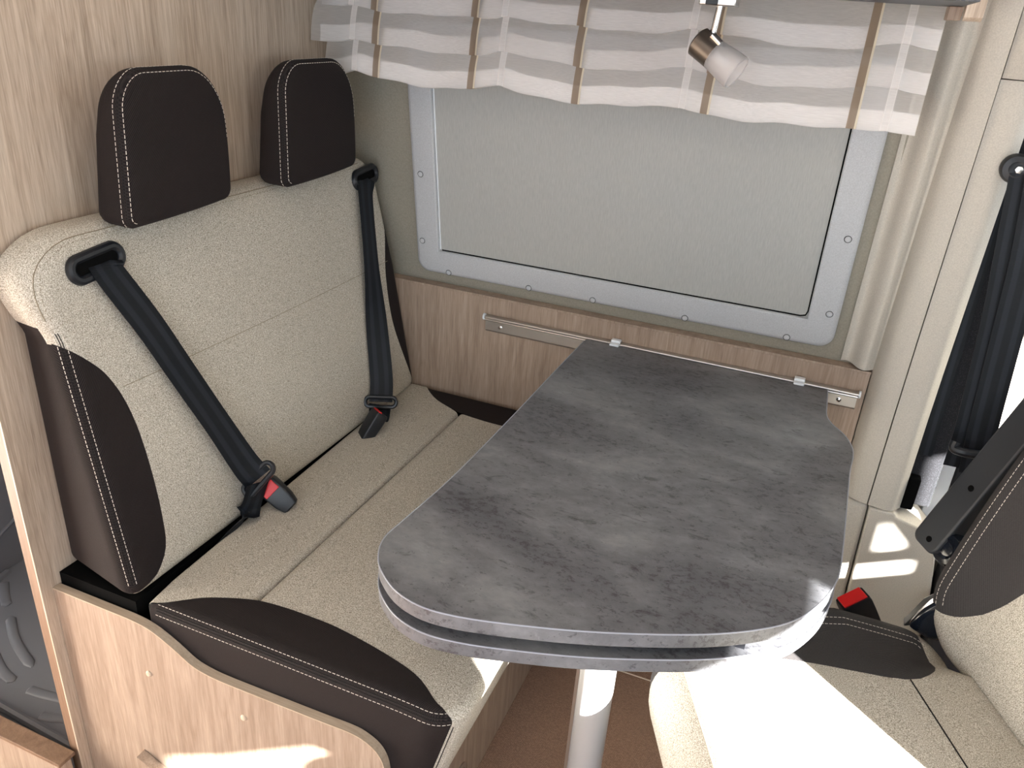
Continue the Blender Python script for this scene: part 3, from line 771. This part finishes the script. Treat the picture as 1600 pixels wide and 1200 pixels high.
# ------------------------------------------------------------------ overhead locker, curtain, spotlight
lk_ = thing('overhead_locker', 'dark grey underside of the overhead locker with pale oak end, above the curtain', 'cupboard', (-.44, 1.33, 1.44))
obj('bottom_board', box(-1.045, .112, 1.20, 1.455, 1.440, 1.456), M['shelf'], lk_, False, .001)
obj('door', box(-1.045, .112, 1.19, 1.205, 1.457, 1.80), M['wood'], lk_, False, .002)
bm = bmesh.new(); pr = catmull([(1.40, 1.60), (1.40, 1.442), (1.397, 1.428), (1.386, 1.421), (1.374, 1.428), (1.371, 1.442), (1.371, 1.60)], 4)
pts = [Vector((.113, v.x, v.y)) for v in pr]; add_prism(bm, pts, (.024, 0, 0)); obj('end_post', bm, M['wood'], lk_, True, .004, .5)
obj('end_block', box(.094, .1125, 1.402, 1.455, 1.4215, 1.4395), M['wood_side'], lk_, False, .001)

ct = thing('roman_curtain', 'sheer off white curtain gathered in folds with tan stripes, over the top of the window', 'curtain', (-.45, 1.49, 1.44))
def curtain_mat():
    m = mat('sheer striped curtain', rough=.9); nt = m.node_tree
    tc = nd(m, 'ShaderNodeTexCoord'); sx = nd(m, 'ShaderNodeSeparateXYZ'); lk(m, tc.outputs['UV'], sx.inputs[0])
    # UV.x is the position across the cloth in metres
    stripes = []
    def band(c, w):
        s = nd(m, 'ShaderNodeMath', operation='SUBTRACT'); s.inputs[1].default_value = c; lk(m, sx.outputs[0], s.inputs[0])
        a = nd(m, 'ShaderNodeMath', operation='ABSOLUTE'); lk(m, s.outputs[0], a.inputs[0])
        l = nd(m, 'ShaderNodeMath', operation='LESS_THAN'); l.inputs[1].default_value = w; lk(m, a.outputs[0], l.inputs[0]); return l.outputs[0]
    def union(bs):
        o = bs[0]
        for b in bs[1:]:
            n = nd(m, 'ShaderNodeMath', operation='MAXIMUM'); lk(m, o, n.inputs[0]); lk(m, b, n.inputs[1]); o = n.outputs[0]
        return o
    tan = union([band(c, .0065) for c in (.118, .325, .530, .765, 1.0)])
    gold = union([band(c + .0075, .0017) for c in (.118, .325, .530, .765, 1.0)])
    tape = union([band(c, .0012) for c in (.062, .074, .380, .392, .720, .732, 1.045, 1.057)])
    hem = union([band(c, .006) for c in (.068, .386, .726, 1.051)])
    v = coords(m, (.05, 1, 1.5)); n = nd(m, 'ShaderNodeTexNoise', i_Scale=900.0, i_Detail=3.0); lk(m, v, n.inputs['Vector'])
    r = ramp(m, [(.3, (.76, .735, .72)), (.7, (.90, .88, .865))]); lk(m, n.outputs[0], r.inputs[0])
    c = mixc(m, tan, r.outputs[0], (.31, .235, .17)); c = mixc(m, gold, c, (.80, .72, .56)); c = mixc(m, tape, c, (.93, .90, .88))
    b = nt.nodes['Principled BSDF']; base(m, c)
    tr = nd(m, 'ShaderNodeBsdfTranslucent'); lk(m, c, tr.inputs[0]); tp = nd(m, 'ShaderNodeBsdfTransparent')
    m1 = nd(m, 'ShaderNodeMixShader'); m1.inputs[0].default_value = .35; lk(m, b.outputs[0], m1.inputs[1]); lk(m, tr.outputs[0], m1.inputs[2])
    op = union([tan, gold, hem]); inv = nd(m, 'ShaderNodeMath', operation='MULTIPLY_ADD'); inv.inputs[1].default_value = -.35; inv.inputs[2].default_value = .50; lk(m, op, inv.inputs[0])
    m2 = nd(m, 'ShaderNodeMixShader'); lk(m, inv.outputs[0], m2.inputs[0]); lk(m, m1.outputs[0], m2.inputs[1]); lk(m, tp.outputs[0], m2.inputs[2])
    lk(m, m2.outputs[0], nt.nodes['Material Output'].inputs[0])
    return m
M['curtain'] = curtain_mat(); M['hem'] = mat('doubled off white cloth', (.92, .90, .885), .9)
def build_curtain():
    bm = bmesh.new(); uvl = bm.loops.layers.uv.new('UVMap')
    tapes = [-.935, -.615, -.272, .052]
    XA, XB = -1.000, .098; NX = 150
    bots = [1.376, 1.314, 1.252]
    prof = [(1.446, 0.0, 0, 0)]             # (z, towards the room, tier index, doubled hem)
    zt = 1.446
    for k, zb in enumerate(bots):
        for j in range(1, 11):
            t = j / 10; prof.append((zt + (zb - zt) * t, .003 + .014 * t + .003 * math.sin(t * PI), k, 0))
        prof.append((zb - .0006, .010, k, 1)); prof.append((zb + .0005, .004, k, 1))
        up_ = zb + .031
        for j in (1, 2, 3): prof.append((zb + (up_ - zb) * j / 3, .001 + .001 * j / 3, k, 0 if j == 3 else 1))
        zt = up_
    rows = []
    for i in range(NX + 1):
        x = XA + (XB - XA) * i / NX; row = []
        # sag between the tapes, lifted at them
        sag = 0
        q = None
        for a, b in zip([XA - .2] + tapes, tapes + [XB + .25]):
            if a <= x <= b: q = (x - a) / (b - a)
        sag = math.sin(q * PI) ** .8 if q is not None else 0
        for (z, w, k, _) in prof:
            lo = max(0, min(1, (1.446 - z) / .07))
            zz = z + lo * (.0085 - .0125 * sag + .0025 * math.sin(x * 23 + k * 1.7) + .0015 * math.sin(x * 61 + k))
            fl = 1 + .22 * math.sin(x * 13 + k * 2.1) + .10 * math.sin(x * 37 + 1.3 * k)
            edge = -.028 * max(0, 1 - (x - XA) / .05) * (1 if k == 1 else .1) * min(1, lo) if x < XA + .05 else 0
            xx = x + edge - .011 * max(0, min(1, -x * 1.1)) * (w / .017) * (1 if k < 3 else 0)
            row.append(bm.verts.new((xx, 1.482 - w * fl - .003 * math.sin(x * 19), zz)))
        rows.append(row)
    for i in range(NX):
        for j in range(len(prof) - 1):
            if prof[j][3]: continue
            f = bm.faces.new((rows[i][j], rows[i + 1][j], rows[i + 1][j + 1], rows[i][j + 1]))
            us = [(XB - XA) * i / NX, (XB - XA) * (i + 1) / NX]
            vv = [j / 40, (j + 1) / 40]
            for lp, uv in zip(f.loops, ((us[0], vv[0]), (us[1], vv[0]), (us[1], vv[1]), (us[0], vv[1]))): lp[uvl].uv = uv
    # the doubled cloth of every fold, behind the lower half of each tier
    b2 = bmesh.new(); cache = {}
    def cv(v):
        if v not in cache: cache[v] = b2.verts.new(v.co)
        return cache[v]
    for i in range(NX):
        for j in range(len(prof) - 1):
            if prof[j][3]: b2.faces.new([cv(v) for v in (rows[i][j], rows[i + 1][j], rows[i + 1][j + 1], rows[i][j + 1])])
    obj('folded_hem', b2, M['hem'], ct, True, 0, 4)
    o = obj('curtain_cloth', bm, M['curtain'], ct, True, 0, .9)
    return o
build_curtain()
obj('curtain_rail', box(-1.04, .10, 1.477, 1.487, 1.446, 1.456), M['white'], ct, False, .001)

sl = thing('spotlight', 'small swivel spotlight with bronze body and frosted glass shade, in front of the curtain', 'lamp', (-.21, 1.36, 1.44))
YL = 1.36
pl0, pl1 = at(1097, 10, 1, YL), at(1153, 12, 1, YL)
obj('mount_plate', box(pl0.x, pl1.x, YL - .03, YL + .012, 1.4195, 1.4395), M['steel'], sl, True, .002)
sw = at(1118, 2, 1, YL)
obj('switch', box(sw.x - .009, sw.x + .009, YL - .0335, YL - .0302, 1.4205, 1.4365), M['black'], sl, True, .001)
obj('stem', tube([at(1125, 8, 1, YL), at(1114, 52, 1, YL)], .0052, 14), M['chrome'], sl)
A0, A1, A2 = at(1089, 63, 1, YL), at(1115, 82.5, 1, YL), at(1150, 111, 1, YL)
ax = (A2 - A0).normalized(); ax = (ax + Vector((0, -.18, 0))).normalized()
hd = obj('lamp_body', lathe(A0, ax, [(0, .002), (.0003, .019), (.003, .0225), (.034, .0225), (.038, .0225), (.038, .0205), (.036, .018)], 32), M['bronze'], sl)
obj('pivot', lathe(at(1113, 55, 1, YL - .018), (at(1123, 66, 1, YL) - at(1113, 55, 1, YL)), [(0, .006), (.018, .006), (.019, .004)], 16), M['chrome'], sl)
g0 = A0 + ax * .036
gl = obj('glass_shade', lathe(g0, ax, [(0, .0195), (.0005, .0225), (.03, .0255), (.046, .0262), (.0475, .025), (.046, .0235), (.03, .0225), (.004, .019)], 36), M['frost'], sl)
obj('bulb', lathe(g0 - ax * .002, ax, [(0, .007), (.012, .008), (.020, .010), (.026, .007), (.028, .002)], 20), M['white'], sl)

# ------------------------------------------------------------------ pillar trims right of the window
def ext_profile(name, prof, z0, z1, leanf, m, parent=None, back=1.70):
    zs = [z0 + (z1 - z0) * k / 8 for k in range(9)]; bm = bmesh.new(); rows = []
    P = prof + [(prof[-1][0], back), (prof[0][0], back)]
    for z in zs:
        rows.append([bm.verts.new((x, (y - LEAN * max(0, z - .79) * leanf(x)) if i < len(prof) else max(y - LEAN * max(0, z - .79), (prof[-1][1])) , z)) for i, (x, y) in enumerate(P)])
    for A, B in zip(rows, rows[1:]):
        n = len(A)
        for k in range(n): bm.faces.new((A[k], A[(k + 1) % n], B[(k + 1) % n], B[k]))
    bm.faces.new(rows[0]); bm.faces.new(rows[-1][::-1])
    return obj(name, bm, m, parent, True, 0, .9)
pa = struct(ext_profile('trim_5', [(v.x, v.y) for v in catmull([(.086, 1.652, 0), (.096, 1.657, 0), (.106, 1.650, 0), (.118, 1.628, 0), (.130, 1.618, 0), (.140, 1.624, 0), (.148, 1.630, 0), (.158, 1.622, 0), (.1655, 1.612, 0)], 4)], .790, 1.97, lambda x: .95, M['pillar']))
pb = struct(ext_profile('trim_6', [(v.x, v.y) for v in catmull([(.148, 1.625, 0), (.153, 1.600, 0), (.163, 1.578, 0), (.180, 1.566, 0), (.199, 1.560, 0)], 4)], .528, 1.97, lambda x: .60, M['pillar']))
pc = struct(ext_profile('trim_7', [(v.x, v.y) for v in catmull([(.2015, 1.560, 0), (.225, 1.556, 0), (.240, 1.556, 0), (.250, 1.562, 0), (.262, 1.580, 0)], 4)], .528, 1.345, lambda x: .45, M['pillar']))
pd = struct(ext_profile('trim_8', [(v.x, v.y) for v in catmull([(.2015, 1.556, 0), (.235, 1.535, 0), (.27, 1.51, 0), (.33, 1.49, 0), (.45, 1.485, 0)], 4)], 1.347, 1.97, lambda x: .45, M['pillar']))
# lower cover of the belt reel
Z = .5265
lowp = [(.1475, 0), (.1475, Z), (.2545, Z), (.258, .519), (.303, .508), (.345, .470), (.362, .36), (.375, .22), (.375, 0)]
lt = struct(obj('trim_9', prism([(x, 1.552, z) for x, z in lowp if x > .20] + [(.222, 1.552, 0), (.2045, 1.552, Z)], (0, .10, 0)), M['pillar'], None, True, .012, .5, 3))
lt2 = struct(obj('trim_10', prism([(.149, 1.560, 0), (.149, 1.560, Z), (.2025, 1.560, Z), (.219, 1.560, 0)], (0, .09, 0)), M['pillar'], None, True, .008, .5))

# felt strip, door, driver belt
fs = struct(obj('trim_11', box(.2635, .318, 1.605, 1.66, .529, 1.34), M['felt'], None, False, .004))
dr = struct(obj('door_1', box(.372, 1.2, 1.69, 1.73, .0, .93), M['door'], None, True, .02, .5))
sealo = obj('door_seal', prism([(.354, 1.662, .0), (.372, 1.662, .0), (.372, 1.662, 1.35), (.354, 1.662, 1.35)], (0, .02, 0)), M['rubber'], dr, True, .004)
obj('window_ledge', box(.375, 1.2, 1.66, 1.70, .93, .96), M['rubber'], dr, True, .008)
bright_gap = struct(obj('trim_bright_gap', box(.318, .353, 1.665, 1.68, .2, 1.34), M['white'], None, False, .002))  # white strip stands in for the bright sunlit gap beside the door
struct(obj('wall_door_frame', box(.262, 1.55, 1.735, 1.76, 0, .93), M['ceil'], None, False))
struct(obj('wall_door_header', box(.262, 1.55, 1.50, 1.75, 1.40, 2.0), M['ceil'], None, False))

db = thing('seat_belt', 'wide black driver seat belt running down from the upper pillar anchor', 'seat belt', (.32, 1.50, .72))
top_ = at(1600, 292, 1, 1.50); 
bm = bmesh.new(); c = at(1588, 264, 1, 1.515)
obj('anchor_cover', lathe(c + Vector((0, .012, 0)), (0, -1, 0), [(0, .023), (.010, .0235), (.016, .020), (.018, .012), (.0165, .008)], 28), M['black'], db)
obj('anchor_bolt', lathe(c + Vector((.003, -.006, .0)), (0, -1, 0), [(0, .007), (.003, .006), (.004, .002)], 6), M['steel'], db)
obj('anchor_arm', prism([c + Vector((.005, -.004, .022)), c + Vector((.06, -.004, .045)), c + Vector((.06, -.004, -.01)), c + Vector((.01, -.004, -.008))], (0, .014, 0)), M['black'], db, True, .004)
ribbon('webbing', catmull([at(1604, 270, 1, 1.51), at(1578, 400, 1, 1.51), at(1553, 520, 1, 1.515), at(1514, 672, 1, 1.52), at(1495, 730, 1, 1.525)], 6), (1, .0, .18), M['webbing'], db, .047)
ribbon('webbing', catmull([at(1630, 270, 1, 1.495), at(1605, 400, 1, 1.495), at(1580, 500, 1, 1.495), at(1536, 670, 1, 1.50), at(1520, 740, 1, 1.51)], 6), (1, .0, .18), M['webbing'], db, .047)
ribbon('webbing', catmull([at(1560, 300, 1, 1.60), at(1530, 400, 1, 1.597), at(1500, 500, 1, 1.596), at(1470, 600, 1, 1.595), at(1438, 710, 1, 1.595)], 6), (1, .0, .0), M['webbing'], db, .040)
lp = [at(1493, 690, 1, 1.49), at(1490, 700, 1, 1.485), at(1503, 706, 1, 1.48), at(1530, 711, 1, 1.48), at(1550, 712, 1, 1.485)]
obj('belt_stop', tube(catmull(lp, 4), .0085, 10), M['black'], db)
obj('belt_socket', box(.262, .285, 1.580, 1.604, .5275, .60), M['blackgap'], db, True, .003)

# ------------------------------------------------------------------ swivelled driver seat
yaw = math.radians(25)
fw = Vector((-math.cos(yaw), -math.sin(yaw), 0)); lt_ = Vector((-math.sin(yaw), math.cos(yaw), 0)); UP = Vector((0, 0, 1))
SO = Vector((.34, 1.19, 0))
def S(a, b, h): return SO + fw * a + lt_ * b + UP * h      # a forward, b towards the window wall, h height
ds = thing('driver_seat', 'cream swivelled driver seat with dark grey bolsters and raised armrest, right of the table', 'seat', S(.25, -.17, 0))
def dtop(a, b):
    w = (b + .17) / .25
    return .520 + .035 * max(0, abs(w) - .55) ** 1.5 + .010 * max(0, 1 - (a - .25) ** 2 / .07) - .05 * max(0, (a - .40) / .1) ** 2 - .045 * max(0, 1 - a / .17) * max(0, min(1, (b + .06) / .06))
dc = Cushion((-.02, .495, -.46, .095), (.05, .14, .13, .07), dtop, lambda a, b: .38, .045, .03, lambda a, b, z: S(a + .05 * (z - .5), b, z), step=.012)
bmD = dc.build()
inv = Matrix.Rotation(-0, 4, 'Z')
def loc(c): d = c - SO; return d.dot(fw), d.dot(lt_), c.z
Bin = smooth_tab([(.02, .12), (.035, .02), (.05, -.03), (.08, -.062), (.12, -.075), (.18, -.066), (.27, -.045), (.36, -.03), (.50, -.01)])
def gd(c):
    a, b, z = loc(c)
    return interp(Bin, a) - b
dk, crm = split(bmD, gd)
obj('seat_cushion', crm, M['cream'], ds, True, 0, 4)
M['greyfab'] = brown_fabric('dark grey ribbed fabric', (.028, .026, .027), (.075, .070, .070))
bo = obj('side_bolster', dk, M['greyfab'], ds, True, 0, 4); bo['label'] = 'dark grey bolster with white stitching'
r = dc.ring(0); idx = sorted([i for i in range(len(r)) if r[i][1] > .02 and r[i][0] < .44], key=lambda i: r[i][0] + (0 if r[i][0] > .06 else -(0.095 - r[i][1])))
idx = [i for i in idx if r[i][1] > .03]
for t_ in (.072, .086): stitches('stitching', path(dc, t_, idx), bo)
# cross seam of the cream cushion
def top_pt(a, b): return S(a + .001, b, dtop(a, b) + .0002)
seam('seam', [top_pt(.118 + .02 * math.sin((b + .46) * 6) * 0, b) for b in [-.075 - .34 * k / 16 for k in range(17)]], ds, M['groove'], .0012)
seam('piping', [S(.455, b, dtop(.455, b) + .0002) for b in [-.03 - .34 * k / 20 for k in range(21)]], ds, M['stitch_cream'], .0012)
obj('seat_pan', prism([S(-.02, -.42, .24), S(.40, -.42, .24), S(.40, .06, .24), S(-.02, .06, .24)], (0, 0, .138)), M['charcoal'], ds, True, .02)
obj('pedestal', prism([S(.02, -.36, 0), S(.36, -.36, 0), S(.36, 0, 0), S(.02, 0, 0)], (0, 0, .239)), M['dash'], ds, True, .02)
# backrest, reclined
rc = math.tan(math.radians(15))
def SB(b, h, w): return S(w - rc * (h - .52), b, h)       # w: towards the sitter
def fB(b, h):
    w = abs((b + .17) / .27)
    return .012 + .045 * max(0, w - .5) ** 1.3 + .012 * math.sin(min(1, max(0, (h - .52) / .5)) * PI)
bc2 = Cushion((-.525, .105, .484, 1.12), (.06, .115, .10, .10), fB, lambda b, h: -.12, .045, .03, SB, step=.014)
bmB = bc2.build()
def locb(c):
    a, b, z = loc(c); return b, z
Bb = smooth_tab([(.50, .13), (.535, .11), (.545, .07), (.56, .03), (.585, .00), (.62, -.028), (.68, -.055), (.76, -.08), (.90, -.09), (1.2, -.09)])
def gB(c):
    b, z = locb(c); return interp(Bb, z) - b if z > .50 else 1
dk, crm = split(bmB, gB)
obj('backrest', crm, M['cream'], ds, True, 0, 4)
bo2 = obj('backrest_bolster', dk, M['greyfab'], ds, True, 0, 4); bo2['label'] = 'dark brown grey backrest bolster with white stitching'
r = bc2.ring(0); idx = sorted([i for i in range(len(r)) if r[i][0] > .08 and .54 < r[i][1] < 1.0], key=lambda i: r[i][1])
for t_ in (.058, .074): stitches('stitching', path(bc2, t_, idx), bo2)
# headrest of the driver seat (out of the picture, shades the table)
hc = Cushion((-.31, -.04, 1.15, 1.34), (.03, .03, .07, .07), lambda b, h: .01, lambda b, h: -.09, .02, .02, SB, step=.02)
obj('headrest_cushion', hc.build(), M['greyfab'], ds, True, 0, 4)
for b in (-.22, -.12): obj('post', tube([SB(b, 1.08, -.045), SB(b, 1.17, -.045)], .006, 10), M['steel'], ds)
# raised armrest on the window side
def arm(u, v, w):   # u along the arm, v across, w thickness
    o = Vector((.304, 1.37, .580)); d = (Vector((.397, 1.40, .855)) - o).normalized(); n = Vector((-.80, -.58, .15)); n = (n - d * n.dot(d)).normalized(); s = d.cross(n)
    return o + d * u + s * v + n * w
bm = bmesh.new(); ol = rrect(.0, .42, -.029, .029, (.016, .014, .014, .016), 0, .05, 5)
add_prism(bm, [arm(u, v, -.020) for u, v in ol], arm(0, 0, .060) - arm(0, 0, 0))
ar = obj('armrest', bm, M['charcoal'], ds, True, .005, .5, 3)
for u in (.020, .135):
    obj('screw_hole', lathe(arm(u, .004, .0395), arm(0, 0, 1) - arm(0, 0, 0), [(0, .0055), (.0012, .0055), (.0014, .001)], 16), M['blackgap'], ar)
obj('armrest_pivot', lathe(arm(.028, .036, .0), arm(0, 0, 1) - arm(0, 0, 0), [(0, .030), (.03, .030), (.036, .026), (.038, .018), (.034, .012), (.036, .002)], 28), M['gloss'], ds)
# recliner cover
q = [at(1412, 980, 1, 1.235), at(1440, 955, 1, 1.235), at(1490, 925, 1, 1.235), at(1510, 960, 1, 1.235), at(1500, 1008, 1, 1.235), at(1450, 1004, 1, 1.235)]
obj('recliner_cover', prism(q, (.02, .05, 0)), M['gloss'], ds, True, .012, .5, 3)
q = [at(1410, 982, 1, 1.335), at(1445, 948, 1, 1.335), at(1488, 928, 1, 1.335), at(1470, 950, 1, 1.335), at(1440, 975, 1, 1.335)]
obj('side_cover', prism(q, (.0, .03, 0)), M['charcoal'], ds, True, .006)
# driver buckle
P0 = at(1333, 945, 1, 1.33)
buckle('black buckle with red button rising between the driver seat and the table', P0 + Vector((.026, .0, -.032)), (-.50, -.12, .82), (.68, .42, .52), .12, None, [P0 + Vector((.045, .02, -.15)), P0 + Vector((.05, .03, -.25))], 1.5, False)
# dark door step behind the reel cover
struct(obj('trim_13', box(.377, 1.2, 1.50, 1.66, .0, .40), M['dash'], None, True, .01))

# ------------------------------------------------------------------ unseen seat shape, added and sized to shade the bench
ps = thing('shading_seat', 'cream seat with a dark headrest, added to shade the bench, outside the picture to the right of the camera', 'seat', (.70, -.15, 0))
def PP(y, z, w): return Vector((.72 - w + .12 * (z - .94), y, z))
c = Cushion((-.15, .27, .42, 1.005), (.05, .05, .05, .04), lambda y, z: .0, lambda y, z: -.10, .03, .03, PP, step=.02)
obj('backrest', c.build(), M['cream'], ps, True, 0, 4)
c = Cushion((-.145, .095, 1.015, 1.20), (.02, .02, .05, .05), lambda y, z: .0, lambda y, z: -.08, .02, .02, PP, step=.02)
obj('headrest_cushion', c.build(), M['brown'], ps, True, 0, 4)
for y in (-.09, .03): obj('post', tube([(.77, y, .96), (.775, y, 1.06)], .006, 8), M['steel'], ps)
c = Cushion((.82, 1.24, -.16, .29), (.05, .09, .09, .05), lambda x, y: .50, lambda x, y: .36, .03, .02, lambda x, y, z: Vector((x, y, z)), step=.02)
obj('seat_cushion', c.build(), M['cream'], ps, True, 0, 4)
obj('pedestal', box(.86, 1.20, -.10, .23, 0, .359), M['dash'], ps, False, .01)
